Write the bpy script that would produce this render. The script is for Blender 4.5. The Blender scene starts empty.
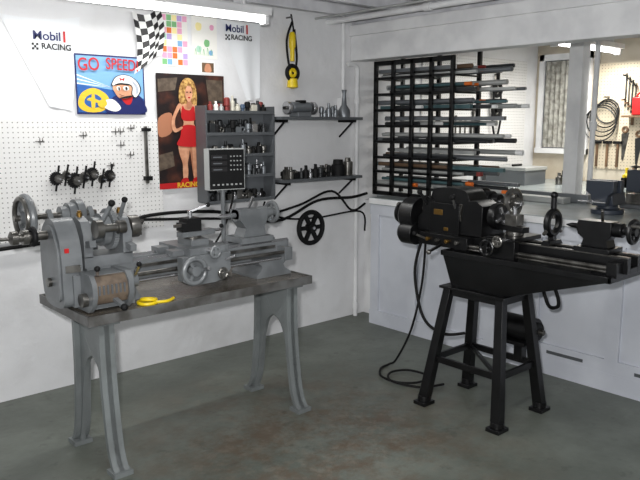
import bpy, bmesh, math, random
from mathutils import Vector, Matrix
random.seed(7)
SC=bpy.context.scene
SC.view_settings.view_transform='Standard'
PI=math.pi
# ---------------------------------------------------------------- materials
def S(r,g,b):
    def l(c):
        c/=255.
        return c/12.92 if c<=.04045 else ((c+.055)/1.055)**2.4
    return (l(r),l(g),l(b),1)
def mat(name,col,rough=.5,metal=0.,col2=None,scale=8.,bump=0.,bscale=40.,emit=0.,lo=.4,hi=.62,det=4,spec=.5):
    m=bpy.data.materials.new(name);m.use_nodes=True
    nt=m.node_tree;p=nt.nodes['Principled BSDF']
    p.inputs['Base Color'].default_value=col;p.inputs['Specular IOR Level'].default_value=spec
    p.inputs['Roughness'].default_value=rough;p.inputs['Metallic'].default_value=metal
    tc=nt.nodes.new('ShaderNodeTexCoord')
    if col2:
        n=nt.nodes.new('ShaderNodeTexNoise');n.inputs['Scale'].default_value=scale;n.inputs['Detail'].default_value=det
        nt.links.new(tc.outputs['Object'],n.inputs['Vector'])
        r=nt.nodes.new('ShaderNodeValToRGB');r.color_ramp.elements[0].position=lo;r.color_ramp.elements[1].position=hi
        r.color_ramp.elements[0].color=col;r.color_ramp.elements[1].color=col2
        nt.links.new(n.outputs['Fac'],r.inputs['Fac']);nt.links.new(r.outputs['Color'],p.inputs['Base Color'])
    if bump:
        n2=nt.nodes.new('ShaderNodeTexNoise');n2.inputs['Scale'].default_value=bscale;n2.inputs['Detail'].default_value=5
        nt.links.new(tc.outputs['Object'],n2.inputs['Vector'])
        b=nt.nodes.new('ShaderNodeBump');b.inputs['Strength'].default_value=bump;b.inputs['Distance'].default_value=.01
        nt.links.new(n2.outputs['Fac'],b.inputs['Height']);nt.links.new(b.outputs['Normal'],p.inputs['Normal'])
    if emit:
        p.inputs['Emission Color'].default_value=col;p.inputs['Emission Strength'].default_value=emit
    return m
def pegmat(name,col,dark,pitch=.027,axes=(0,2)):
    m=mat(name,col,.6);nt=m.node_tree;p=nt.nodes['Principled BSDF']
    tc=nt.nodes.new('ShaderNodeTexCoord')
    sep=nt.nodes.new('ShaderNodeSeparateXYZ');nt.links.new(tc.outputs['Object'],sep.inputs[0])
    ds=[]
    for ax in axes:
        a=nt.nodes.new('ShaderNodeMath');a.operation='DIVIDE';a.inputs[1].default_value=pitch
        nt.links.new(sep.outputs[ax],a.inputs[0])
        b=nt.nodes.new('ShaderNodeMath');b.operation='FRACT';nt.links.new(a.outputs[0],b.inputs[0])
        c=nt.nodes.new('ShaderNodeMath');c.operation='SUBTRACT';c.inputs[1].default_value=.5;nt.links.new(b.outputs[0],c.inputs[0])
        d=nt.nodes.new('ShaderNodeMath');d.operation='POWER';d.inputs[1].default_value=2;nt.links.new(c.outputs[0],d.inputs[0]);ds.append(d)
    s=nt.nodes.new('ShaderNodeMath');s.operation='ADD';nt.links.new(ds[0].outputs[0],s.inputs[0]);nt.links.new(ds[1].outputs[0],s.inputs[1])
    l=nt.nodes.new('ShaderNodeMath');l.operation='LESS_THAN';l.inputs[1].default_value=.018;nt.links.new(s.outputs[0],l.inputs[0])
    mx=nt.nodes.new('ShaderNodeMix');mx.data_type='RGBA';mx.inputs[6].default_value=col;mx.inputs[7].default_value=dark
    nt.links.new(l.outputs[0],mx.inputs[0]);nt.links.new(mx.outputs[2],p.inputs['Base Color'])
    return m
M=dict(
 wall=mat('wall_paint',S(228,228,229),.7,col2=S(208,207,207),scale=2.5,bump=.6,bscale=12,lo=.48,hi=.8),
 white=mat('white_paint',S(232,232,232),.55,col2=S(216,216,217),scale=5,bump=.15,bscale=20),
 ceil=mat('ceiling_paint',S(222,222,225),.7,col2=S(190,190,194),scale=4),
 cab=mat('cabinet_paint',S(200,203,210),.5,col2=S(188,191,199),scale=3,bump=.08,bscale=12),
 ctop=mat('counter_laminate',S(160,168,168),.22,col2=S(146,153,153),scale=5),
 beige=mat('cream_wall',S(212,203,186),.7,col2=S(190,177,156),scale=2.5),
 peg=pegmat('pegboard_white',S(228,227,225),S(135,133,130)),
 pegc=pegmat('pegboard_cream',S(210,197,173),S(110,98,84),.03,(1,2)),
 gray=mat('machine_gray_enamel',S(112,115,117),.33,col2=S(96,99,101),scale=9),
 dgray=mat('dark_gray_enamel',S(84,87,90),.4),
 leg=mat('leg_gray_enamel',S(116,121,121),.4,col2=S(104,108,108),scale=5),
 pan=mat('worn_steel_pan',S(120,114,106),.22,.2,col2=S(78,70,60),scale=5,bump=.1,lo=.42,hi=.7),
 panedge=mat('pan_edge_steel',S(98,98,97),.4,.1,col2=S(70,68,65),scale=12),
 steel=mat('bright_steel',S(190,190,192),.25,.9),
 steel2=mat('oily_steel',S(120,118,114),.3,.8,col2=S(80,78,74),scale=14),
 black=mat('black_enamel',S(10,10,11),.3,col2=S(16,16,17),scale=12,spec=.35),
 blk=mat('black_matte',S(16,16,17),.65,spec=.25),
 rub=mat('black_rubber',S(15,15,15),.7,spec=.25),
 brass=mat('brass',S(140,108,56),.35,.9),
 rust=mat('rusty_brown_plate',S(108,94,80),.5,.2,col2=S(82,70,60),scale=25),
 yellow=mat('yellow_plastic',S(226,196,20),.4),
 red=mat('red_paint',S(180,24,26),.4),
 mred=mat('faded_red_paint',S(126,46,42),.5),
 mblue=mat('faded_blue_paint',S(70,88,112),.5),
 cream=mat('cream_plastic',S(200,196,182),.5),
 blue=mat('print_blue',S(40,90,160),.5),
 lblue=mat('print_light_blue',S(120,168,210),.5),
 dblue=mat('print_navy',S(24,34,92),.5),
 pred=mat('print_red',S(186,26,30),.5),
 porange=mat('print_orange',S(220,110,40),.5),
 pyel=mat('print_yellow',S(228,186,50),.5),
 pwhite=mat('print_white',S(238,238,236),.5),
 pgrey=mat('print_grey',S(170,176,186),.5),
 pskin=mat('print_skin',S(216,160,126),.5,col2=S(196,136,104),scale=22),
 pskin2=mat('print_skin_shade',S(176,118,88),.5),
 pblond=mat('print_blond',S(206,166,96),.5,col2=S(140,96,50),scale=60),
 pblack=mat('print_black',S(22,20,22),.5),
 pgreen=mat('print_green',S(120,180,120),.5),
 ppink=mat('print_pink',S(226,160,190),.5),
 ppurp=mat('print_purple',S(180,156,210),.5),
 pmint=mat('print_mint',S(170,210,190),.5),
 pcream=mat('print_cream',S(240,226,160),.5),
 pdark=mat('print_dark_backdrop',S(26,15,15),.45,col2=S(84,44,30),scale=9,lo=.45,hi=.72),
 cloth=mat('white_cloth',S(230,232,234),.7),
 paper=mat('paper',S(236,234,228),.7),
 tube=mat('lamp_tube',(1,1,.98,1),.5,emit=9),
 curtain=mat('curtain_cloth',S(176,174,166),.8,col2=S(132,130,122),scale=20),
 wood=mat('old_wood',S(120,92,66),.6,col2=S(92,70,50),scale=9),
 tealb=mat('teal_tube',S(78,106,110),.35,.3),
 bar1=mat('gray_bar',S(120,124,128),.35,.5),
 bar2=mat('dark_bar',S(48,50,52),.4,.3),
 bar3=mat('pale_bar',S(176,178,176),.4,.3),
 bar4=mat('rust_bar',S(110,88,70),.5,.3),
 viseb=mat('vise_blue_gray',S(50,56,66),.4),
)
def floor_mat():
    m=bpy.data.materials.new('painted_concrete');m.use_nodes=True;nt=m.node_tree;p=nt.nodes['Principled BSDF']
    tc=nt.nodes.new('ShaderNodeTexCoord')
    def noise(sc,lo,hi,det=6,rough=.6):
        n=nt.nodes.new('ShaderNodeTexNoise');n.inputs['Scale'].default_value=sc;n.inputs['Detail'].default_value=det;n.inputs['Roughness'].default_value=rough
        nt.links.new(tc.outputs['Object'],n.inputs['Vector'])
        r=nt.nodes.new('ShaderNodeMapRange');r.inputs[1].default_value=lo;r.inputs[2].default_value=hi
        nt.links.new(n.outputs['Fac'],r.inputs[0]);return r.outputs[0]
    def mix(fac,a,b):
        x=nt.nodes.new('ShaderNodeMix');x.data_type='RGBA';nt.links.new(fac,x.inputs[0])
        if isinstance(a,tuple): x.inputs[6].default_value=a
        else: nt.links.new(a,x.inputs[6])
        if isinstance(b,tuple): x.inputs[7].default_value=b
        else: nt.links.new(b,x.inputs[7])
        return x.outputs[2]
    def mul(a,b):
        x=nt.nodes.new('ShaderNodeMath');x.operation='MULTIPLY';nt.links.new(a,x.inputs[0])
        if isinstance(b,float): x.inputs[1].default_value=b
        else: nt.links.new(b,x.inputs[1])
        return x.outputs[0]
    base=mix(noise(1.6,.38,.64),S(86,91,84),S(106,111,103))
    base=mix(mul(noise(6,.45,.65,8,.7),.45),base,S(74,77,69))
    vd=nt.nodes.new('ShaderNodeVectorMath');vd.operation='DISTANCE';vd.inputs[1].default_value=(2.15,2.45,0);nt.links.new(tc.outputs['Object'],vd.inputs[0])
    mr=nt.nodes.new('ShaderNodeMapRange');mr.inputs[1].default_value=1.25;mr.inputs[2].default_value=.35;nt.links.new(vd.outputs['Value'],mr.inputs[0])
    rustf=mul(mul(noise(3.6,.44,.58,9,.78),mr.outputs[0]),.75)
    c=mix(rustf,base,S(86,68,52))
    c=mix(mul(mul(noise(13,.5,.62,8,.7),mr.outputs[0]),.5),c,S(116,110,98))
    c=mix(mul(noise(9,.60,.68,8),.4),c,S(54,55,50))
    c=mix(mul(noise(2.3,.60,.74,9,.7),.4),c,S(134,137,129))
    nt.links.new(c,p.inputs['Base Color'])
    p.inputs['Roughness'].default_value=.45
    n2=nt.nodes.new('ShaderNodeTexNoise');n2.inputs['Scale'].default_value=25;nt.links.new(tc.outputs['Object'],n2.inputs['Vector'])
    b=nt.nodes.new('ShaderNodeBump');b.inputs['Strength'].default_value=.15;b.inputs['Distance'].default_value=.01
    nt.links.new(n2.outputs['Fac'],b.inputs['Height']);nt.links.new(b.outputs['Normal'],p.inputs['Normal'])
    return m
M['floor']=floor_mat()
# ---------------------------------------------------------------- builder
def V(*a): return Vector(a)
def frame(ax):
    ax=Vector(ax).normalized()
    up=Vector((0,0,1)) if abs(ax.z)<.9 else Vector((1,0,0))
    a=ax.cross(up).normalized();b=ax.cross(a).normalized()
    return ax,a,b
def catmull(pts,n=6,closed=False):
    P=[Vector(p) for p in pts];out=[];N=len(P)
    rng=N if closed else N-1
    for i in range(rng):
        if closed: p0,p1,p2,p3=P[(i-1)%N],P[i],P[(i+1)%N],P[(i+2)%N]
        else: p0,p1,p2,p3=P[max(i-1,0)],P[i],P[i+1],P[min(i+2,N-1)]
        for k in range(n):
            t=k/n
            out.append(.5*((2*p1)+(-p0+p2)*t+(2*p0-5*p1+4*p2-p3)*t*t+(-p0+3*p1-3*p2+p3)*t**3))
    if not closed: out.append(P[-1])
    return out
class B:
    def __init__(s,name): s.name=name;s.bm=bmesh.new();s.mats=[]
    def mi(s,m):
        m=M[m]
        if m not in s.mats: s.mats.append(m)
        return s.mats.index(m)
    def add(s,vs,fs,m,smooth=False):
        k=s.mi(m);bv=[s.bm.verts.new(v) for v in vs]
        for f in fs:
            try:
                fc=s.bm.faces.new([bv[i] for i in f]);fc.material_index=k;fc.smooth=smooth
            except ValueError: pass
        return s
    def box(s,x0,x1,y0,y1,z0,z1,m):
        vs=[(x,y,z) for x in (x0,x1) for y in (y0,y1) for z in (z0,z1)]
        return s.add(vs,[(0,1,3,2),(4,6,7,5),(0,4,5,1),(2,3,7,6),(0,2,6,4),(1,5,7,3)],m)
    def bar(s,p0,p1,w,h,m,up=(0,0,1),w1=None,h1=None):
        p0=Vector(p0);p1=Vector(p1);d=(p1-p0).normalized();a=d.cross(Vector(up))
        if a.length<1e-3: a=d.cross(Vector((1,0,0)))
        a.normalize();b=a.cross(d).normalized()
        w1=w if w1 is None else w1;h1=h if h1 is None else h1
        vs=[]
        for p,ww,hh in ((p0,w,h),(p1,w1,h1)):
            for i,j in ((-1,-1),(1,-1),(1,1),(-1,1)): vs.append(p+a*ww/2*i+b*hh/2*j)
        return s.add(vs,[(0,1,2,3),(7,6,5,4),(0,4,5,1),(1,5,6,2),(2,6,7,3),(3,7,4,0)],m)
    def rev(s,o,ax,prof,m,seg=24):
        ax,a,b=frame(ax);o=Vector(o);vs=[];n=len(prof)
        for d,r in prof:
            for k in range(seg):
                t=2*PI*k/seg;vs.append(o+ax*d+(a*math.cos(t)+b*math.sin(t))*max(r,1e-4))
        fs=[(i*seg+k,i*seg+(k+1)%seg,(i+1)*seg+(k+1)%seg,(i+1)*seg+k) for i in range(n-1) for k in range(seg)]
        fs.append(tuple(reversed(range(seg))));fs.append(tuple(range((n-1)*seg,n*seg)))
        return s.add(vs,fs,m,True)
    def cyl(s,p0,p1,r,m,r1=None,seg=20):
        p0=Vector(p0);p1=Vector(p1);L=(p1-p0).length
        return s.rev(p0,p1-p0,[(0,r),(L,r if r1 is None else r1)],m,seg)
    def sph(s,c,r,m,sc=(1,1,1)):
        vs=[];fs=[];n=10;k=16;c=Vector(c)
        for i in range(n+1):
            a=PI*i/n
            for j in range(k):
                t=2*PI*j/k;vs.append(c+Vector((r*sc[0]*math.sin(a)*math.cos(t),r*sc[1]*math.sin(a)*math.sin(t),r*sc[2]*math.cos(a))))
        for i in range(n):
            for j in range(k): fs.append((i*k+j,i*k+(j+1)%k,(i+1)*k+(j+1)%k,(i+1)*k+j))
        return s.add(vs,fs,m,True)
    def torus(s,c,ax,R,r,m,seg=36,ss=10,f=1.):
        ax,a,b=frame(ax);c=Vector(c);vs=[];fs=[]
        for i in range(seg):
            t=2*PI*i/seg;d=a*math.cos(t)+b*math.sin(t)
            for j in range(ss):
                q=2*PI*j/ss;vs.append(c+d*(R+r*math.cos(q))+ax*r*f*math.sin(q))
        for i in range(seg):
            for j in range(ss): fs.append((i*ss+j,((i+1)%seg)*ss+j,((i+1)%seg)*ss+(j+1)%ss,i*ss+(j+1)%ss))
        return s.add(vs,fs,m,True)
    def tube(s,pts,r,m,smooth=True,closed=False,seg=8):
        P=catmull(pts,7,closed) if smooth else [Vector(p) for p in pts]
        n=len(P);vs=[];fs=[];a=None
        for i,p in enumerate(P):
            if closed: d=P[(i+1)%n]-P[i-1]
            else: d=P[min(i+1,n-1)]-P[max(i-1,0)]
            d.normalize()
            if a is None: _,a,_b=frame(d)
            a=(a-d*a.dot(d)).normalized();b=d.cross(a)
            for k in range(seg):
                t=2*PI*k/seg;vs.append(p+(a*math.cos(t)+b*math.sin(t))*r)
        for i in range(n if closed else n-1):
            j=(i+1)%n
            for k in range(seg): fs.append((i*seg+k,i*seg+(k+1)%seg,j*seg+(k+1)%seg,j*seg+k))
        if not closed: fs+= [tuple(reversed(range(seg))),tuple(range((n-1)*seg,n*seg))]
        return s.add(vs,fs,m,True)
    def prism(s,pts,ax,a,b,m,smooth=0,sm=False):
        if smooth: pts=[(p.x,p.y) for p in catmull([(q[0],q[1],0) for q in pts],smooth,True)]
        def mk(p,t): return {'x':(t,p[0],p[1]),'y':(p[0],t,p[1]),'z':(p[0],p[1],t)}[ax]
        n=len(pts);vs=[mk(p,a) for p in pts]+[mk(p,b) for p in pts]
        fs=[tuple(range(n)),tuple(reversed(range(n,2*n)))]+[(i,i+n,(i+1)%n+n,(i+1)%n) for i in range(n)]
        return s.add(vs,fs,m,sm)
    def wheel(s,c,ax,R,m,rim=.012,hub=.02,spokes=4,w=.02,sw=.014,ph=0.):
        axv,a,b=frame(ax);c=Vector(c)
        s.torus(c,ax,R-rim,rim,m);s.cyl(c-axv*w,c+axv*w,hub,m)
        for i in range(spokes):
            t=2*PI*i/spokes+ph;d=a*math.cos(t)+b*math.sin(t)
            s.bar(c+d*hub*.8,c+d*(R-rim),sw,sw*.8,m,up=axv)
        return s
    def gear(s,c,ax,R,th,m,teeth=24,td=.006):
        axv,a,b=frame(ax);c=Vector(c);vs=[];n=teeth*4
        for sd in (-1,1):
            for i in range(n):
                t=2*PI*i/n;r=R if (i%4)<2 else R-td
                vs.append(c+axv*sd*th/2+(a*math.cos(t)+b*math.sin(t))*r)
        fs=[tuple(range(n)),tuple(reversed(range(n,2*n)))]+[(i,i+n,(i+1)%n+n,(i+1)%n) for i in range(n)]
        return s.add(vs,fs,m)
    def done(s,bevel=0.,parent=None):
        bmesh.ops.recalc_face_normals(s.bm,faces=s.bm.faces)
        me=bpy.data.meshes.new(s.name);s.bm.to_mesh(me);s.bm.free()
        for m in s.mats: me.materials.append(m)
        me.set_sharp_from_angle(angle=math.radians(35))
        o=bpy.data.objects.new(s.name,me);SC.collection.objects.link(o)
        if bevel:
            bv=o.modifiers.new('bevel','BEVEL');bv.width=bevel;bv.segments=2;bv.limit_method='ANGLE';bv.angle_limit=math.radians(40)
        if parent: o.parent=parent
        return o
def text(body,size,x,y,z,m,parent,name,sx=1.,ry=0.):
    c=bpy.data.curves.new(name,'FONT');c.body=body;c.size=size;c.extrude=.0004;c.offset=.001
    c.align_x='CENTER';c.align_y='CENTER'
    o=bpy.data.objects.new(name,c);SC.collection.objects.link(o)
    c.materials.append(M[m]);o.location=(x,y,z);o.rotation_euler=(PI/2,ry,0);o.scale=(sx,1,1);o.parent=parent
    return o
WY=3.98;CX=3.86;BX=6.5
# ---------------------------------------------------------------- room
B('floor').box(-1.5,6.7,-2.,4.15,-.1,0,'floor').done()
B('wall_left').box(-1.5,BX+.15,WY,WY+.12,0,2.6,'wall').done()
B('wall_back').box(BX,BX+.12,-2,WY,0,2.6,'beige').done()
b=B('ceiling');b.box(-1.5,BX+.1,-2,WY,2.44,2.54,'ceil').done()
b=B('trim_joists');y=3.78
while y>-1.9:
    b.box(-1.5,BX-.001,y-.02,y+.02,2.31,2.44,'ceil');y-=.4
b.done()
b=B('trim_beam');b.box(CX,CX+.14,-2,WY-.001,2.02,2.28,'white');b.box(CX-.02,CX,-2,WY-.001,2.20,2.28,'white')
b.box(CX+.01,CX+.13,-2,WY-.001,2.281,2.31,'ceil');b.done(.004)
b=B('ceiling_pipe');b.cyl((3.62,-1.8,2.285),(3.62,3.979,2.285),.02,'white')
for yy in (.6,1.8,3.0): b.cyl((3.62,yy,2.285),(3.62,yy+.05,2.285),.027,'white')
b.cyl((3.50,-1.8,2.30),(3.50,3.979,2.30),.008,'bar3');b.done()
B('wall_partition').box(4.03,4.15,3.735,WY-.001,0,.94,'white').done()
B('pegboard').box(.3,2.2,WY-.012,WY-.001,.90,1.575,'peg').done()
B('pegboard').box(4.7,6.3,WY-.012,WY-.001,1.12,2.15,'peg').done()
B('pegboard').box(BX-.012,BX-.001,1.6,3.36,1.12,2.1,'pegc').done()
# counter
b=B('workbench_counter')
b.box(CX,BX-.01,-1.9,3.73,.0,.94,'cab');b.box(CX-.03,BX-.01,-1.9,3.73,.94,.99,'ctop')
b.box(4.16,BX-.01,3.73,WY-.013,.0,.94,'cab');b.box(4.16,BX-.01,3.73,WY-.013,.94,.99,'ctop')
b.box(CX-.035,CX-.03,-1.9,3.73,.945,.985,'white')
b.box(CX-.02,CX,-1.9,3.73,0,.11,'cab')
b.box(CX-.02,CX,-1.9,3.73,.86,.94,'cab')
b.box(CX-.018,CX,.5,2.3,.11,.19,'cab')
for yy in (3.68,3.30,2.62,2.30,1.78,1.2,.5):
    b.box(CX-.02,CX,yy-.04,yy+.04,.19 if yy<2.4 else .11,.86,'cab')
for yy in (2.07,1.52): b.box(CX-.0195,CX-.016,yy-.12,yy+.12,.135,.155,'dgray')
b.done()
# window
b=B('window_1');y0,y1,z0,z1=3.38,3.93,1.25,2.22
X=BX-.003
b.box(X-.04,X,y0,y0+.05,z0,z1,'white').box(X-.04,X,y1-.05,y1,z0,z1,'white').box(X-.04,X,y0,y1,z1-.06,z1,'white').box(X-.06,X,y0,y1,z0,z0+.05,'white')
n=40
vs=[];fs=[]
for i in range(n+1):
    yy=y0+.06+(y1-y0-.12)*i/n;dx=.012*math.sin(i*1.3)
    vs+=[(X-.025+dx,yy,z0+.06),(X-.025+dx,yy,z1-.07)]
for i in range(n): fs.append((2*i,2*i+2,2*i+3,2*i+1))
b.add(vs,fs,'curtain',True);b.box(X-.01,X-.002,y0+.05,y1-.05,z0+.05,z1-.06,'bar1');b.done()
B('trim_post').box(4.95,5.06,2.66,2.77,.992,2.309,'white').done(.004)
b=B('water_pipe');b.cyl((5.05,2.60,.992),(5.05,2.60,2.31),.02,'white');b.cyl((5.05,2.60,1.5),(5.05,2.60,1.56),.028,'white');b.done()
b=B('drain_pipe');b.cyl((3.9,3.945,.0),(3.9,3.945,1.9),.018,'white')
for z in (.06,.95,1.7): b.cyl((3.9,3.945,z),(3.9,3.945,z+.05),.025,'white')
b.tube([(3.9,3.945,1.88),(3.9,3.945,1.96),(3.86,3.945,1.99),(3.80,3.945,1.99)],.018,'white');b.done()
b=B('electrical_conduit');b.cyl((3.76,3.955,1.72),(3.76,3.955,2.43),.014,'white');b.box(3.72,3.80,3.93,3.978,1.64,1.74,'white');b.done(.003)
# ---------------------------------------------------------------- wall art
def cloth(b,TL,TR,BL,BR,m,amp=.01,y=WY-.02,n=16,k=9):
    vs=[];fs=[]
    for j in range(n+1):
        for i in range(n+1):
            u=i/n;v=j/n
            x=(TL[0]*(1-u)+TR[0]*u)*(1-v)+(BL[0]*(1-u)+BR[0]*u)*v
            z=(TL[1]*(1-u)+TR[1]*u)*(1-v)+(BL[1]*(1-u)+BR[1]*u)*v-.02*math.sin(PI*u)*(1-v)
            vs.append((x,y+amp*math.sin(u*k+v*2),z))
    for j in range(n):
        for i in range(n): a=j*(n+1)+i;fs.append((a,a+1,a+n+2,a+n+1))
    b.add(vs,fs,m,True)
def flagmark(parent,x,z,y):
    k=B('checker_mark')
    for i in range(3):
        for j in range(3):
            if (i+j)%2==0: k.box(x+i*.012,x+i*.012+.012,y-.001,y,z+j*.012,z+j*.012+.012,'pblack')
    k.done(parent=parent)
b=B('racing_banner')
cloth(b,(1.28,2.12),(1.72,2.14),(1.52,1.64),(1.645,1.62),'cloth',amp=.003,y=WY-.008)
o=b.done()
text('Mobil',.066,1.525,WY-.014,2.02,'dblue',o,'lettering',1.05);text('1',.085,1.622,WY-.014,2.02,'pred',o,'numeral',1.2)
text('RACING',.045,1.575,WY-.014,1.965,'pblack',o,'lettering_small',1.)
flagmark(o,1.44,1.945,WY-.013)
b=B('racing_banner');cloth(b,(2.67,2.22),(2.99,2.23),(2.87,1.70),(2.98,1.72),'cloth',amp=.004,y=WY-.008);o=b.done()
text('Mobil',.066,2.775,WY-.016,2.165,'dblue',o,'lettering');text('1',.085,2.875,WY-.016,2.165,'pred',o,'numeral',1.2)
text('RACING',.046,2.83,WY-.016,2.11,'pblack',o,'lettering_small');flagmark(o,2.70,2.09,WY-.014)
# racer poster
x0,x1,z0,z1=1.67,2.10,1.60,1.94;W=x1-x0;H=z1-z0;yb=WY-.016
def pp(u,v): return (x0+u*W,z0+v*H)
b=B('cartoon_racer_poster');L=[yb]
def layer(pts,m,sm=5,dy=.0007):
    L[0]-=dy
    b.prism([pp(*p) for p in pts],'y',L[0]-.0006,L[0],m,smooth=sm)
b.box(x0,x1,yb-.001,yb,z0,z1,'dblue');L[0]-=.001
layer([(.02,.03),(.98,.03),(.98,.97),(.02,.97)],'lblue',0)
layer([(.02,.03),(.98,.03),(.98,.28),(.5,.42),(.02,.5)],'blue',0)
for k in range(3): layer([(.5,.46),(.02,.50+.07*k),(.02,.52+.07*k)],'pwhite',0,.0003)
layer([(.03,.12),(.14,.04),(.34,.05),(.46,.18),(.42,.34),(.25,.44),(.10,.38),(.03,.26)],'pyel')
layer([(.11,.18),(.2,.11),(.31,.13),(.36,.22),(.31,.31),(.22,.34),(.13,.28)],'blue')
layer([(.14,.24),(.2,.28),(.33,.22),(.30,.19),(.2,.22)],'pyel',3);layer([(.2,.11),(.25,.12),(.25,.33),(.21,.33)],'pyel',3)
layer([(.42,.03),(.98,.03),(.98,.2),(.92,.32),(.76,.38),(.6,.34),(.48,.26)],'dblue')
layer([(.62,.32),(.70,.18),(.78,.2),(.80,.36),(.7,.39)],'pred')
layer([(.34,.2),(.5,.26),(.62,.12),(.54,.05),(.40,.1)],'pwhite')
layer([(.30,.22),(.38,.26),(.42,.18),(.36,.11),(.29,.15)],'pyel')
def sh(pts): return [(.72+(u-.72)*.92,.28+(v-.34)*.86) for u,v in pts]
layer(sh([(.50,.58),(.53,.44),(.60,.34),(.74,.35),(.82,.46),(.82,.62),(.66,.68)]),'pskin')
layer(sh([(.475,.58),(.525,.74),(.64,.81),(.78,.79),(.91,.67),(.95,.50),(.86,.35),(.79,.42),(.80,.56),(.74,.61),(.62,.61)]),'pblack')
layer(sh([(.49,.59),(.535,.73),(.64,.795),(.78,.775),(.895,.66),(.93,.50),(.86,.37),(.805,.43),(.815,.57),(.75,.635),(.62,.63)]),'pwhite')
layer(sh([(.80,.70),(.88,.62),(.91,.50),(.87,.42),(.86,.55),(.82,.64)]),'pgrey')
layer(sh([(.60,.74),(.62,.68),(.64,.71),(.67,.68),(.69,.745),(.665,.745),(.66,.72),(.64,.735),(.63,.715),(.62,.745)]),'pred',0)
layer(sh([(.51,.60),(.62,.645),(.76,.62),(.74,.60),(.62,.615)]),'pblack')
layer(sh([(.55,.56),(.60,.57),(.61,.51),(.57,.49)]),'pwhite');layer(sh([(.575,.555),(.60,.55),(.60,.50),(.58,.50)]),'pblack')
layer(sh([(.66,.57),(.73,.58),(.74,.51),(.67,.50)]),'pwhite');layer(sh([(.69,.565),(.72,.56),(.72,.51),(.69,.51)]),'pblack')
layer(sh([(.58,.42),(.64,.39),(.71,.43),(.65,.40)]),'pblack')
layer(sh([(.82,.40),(.76,.36),(.62,.33),(.60,.35),(.72,.39)]),'pblack')
o=b.done()
text('GO',.10,x0+.075,L[0]-.002,z0+.82*H,'pred',o,'lettering_go',.85,-.06);text('SPEED!',.092,x0+.283,L[0]-.002,z0+.84*H,'pred',o,'lettering_speed',.76,.03)
# pin-up poster
x0,x1,z0,z1=2.18,2.68,1.135,1.855;W=x1-x0;H=z1-z0;yb=WY-.0125
b=B('pinup_poster');L=[yb];b.box(x0,x1,yb-.001,yb,z0,z1,'pdark');L[0]-=.001
layer([(0,0),(1,0),(1,.06),(0,.05)],'pred',0)
layer([(.02,.62),(.20,.66),(.20,.5),(.02,.46)],'pskin2',4);layer([(.72,.96),(.97,.96),(.97,.7),(.76,.72)],'rust',0)
layer([(.02,.95),(.3,.97),(.26,.86),(.02,.84)],'rust',0);layer([(.0,.30),(.2,.33),(.22,.2),(.0,.16)],'rust',0)
layer([(.41,.965),(.51,.955),(.56,.89),(.575,.80),(.56,.72),(.50,.70),(.36,.71),(.31,.78),(.33,.90)],'pblond')
layer([(.29,.42),(.44,.42),(.435,.30),(.41,.22),(.415,.15),(.395,.06),(.345,.06),(.335,.15),(.335,.22),(.29,.32)],'pskin')
layer([(.43,.42),(.58,.42),(.575,.30),(.555,.22),(.56,.15),(.545,.06),(.50,.06),(.49,.15),(.485,.22),(.45,.32)],'pskin')
layer([(.44,.42),(.47,.42),(.49,.2),(.49,.1),(.47,.2)],'pskin2',3)
layer([(.32,.08),(.40,.09),(.415,.03),(.30,.03)],'pred',3);layer([(.49,.08),(.56,.09),(.59,.03),(.48,.03)],'pred',3)
layer([(.345,.735),(.53,.735),(.545,.66),(.515,.58),(.53,.52),(.35,.52),(.365,.58),(.33,.66)],'pskin')
layer([(.355,.725),(.39,.695),(.46,.69),(.51,.725),(.55,.66),(.525,.60),(.36,.60),(.33,.66)],'pred')
layer([(.345,.55),(.53,.55),(.57,.46),(.61,.38),(.45,.365),(.26,.385),(.31,.46)],'pred')
layer([(.345,.73),(.31,.70),(.24,.61),(.25,.53),(.33,.545),(.335,.525),(.235,.495),(.19,.54),(.20,.62),(.29,.74)],'pskin')
layer([(.53,.735),(.57,.71),(.62,.62),(.635,.52),(.665,.45),(.63,.435),(.595,.51),(.57,.60),(.53,.67)],'pskin')
layer([(.425,.77),(.475,.77),(.485,.71),(.415,.71)],'pskin2')
layer([(.41,.895),(.475,.895),(.50,.845),(.485,.79),(.445,.762),(.405,.79),(.39,.845)],'pskin')
layer([(.375,.83),(.385,.935),(.49,.94),(.53,.84),(.49,.895),(.43,.905)],'pblond')
for u in (.42,.47): layer([(u-.012,.845),(u,.851),(u+.012,.845),(u,.839)],'pblack',3)
layer([(.428,.799),(.445,.806),(.465,.799),(.445,.790)],'pred',3)
o=b.done();text('RACING',.045,x0+.4*W,L[0]-.002,z0+.028*H,'pyel',o,'caption')
# checkered flag
b=B('checkered_flag');X0=2.03
for j in range(9):
    for i in range(5):
        def P(i,j):
            u=i/5;v=j/9;return (X0+.19*u+.03*math.sin(v*3),WY-.03+.012*math.sin(u*8+v),2.205-.33*v-.04*math.sin(u*3+v*2)+.05*u)
        b.add([P(i,j),P(i+1,j),P(i+1,j+1),P(i,j+1)],[(0,1,2,3)],'pblack' if (i+j)%2 else 'pwhite')
b.done()
b=B('childs_drawing');b.box(2.23,2.42,WY-.005,WY-.003,1.90,2.22,'paper')
cs=['ppink','lblue','pcream','pgreen','ppurp','pmint','paper','pwhite','porange','ppink']
rr=random.Random(3)
for i in range(5):
    for j in range(8):
        b.box(2.235+i*.037,2.235+i*.037+.033,WY-.006,WY-.0045,1.91+j*.038,1.91+j*.038+.034,rr.choice(cs))
b.done()
b=B('childs_drawing');b.box(2.45,2.64,WY-.005,WY-.003,1.96,2.24,'paper')
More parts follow.
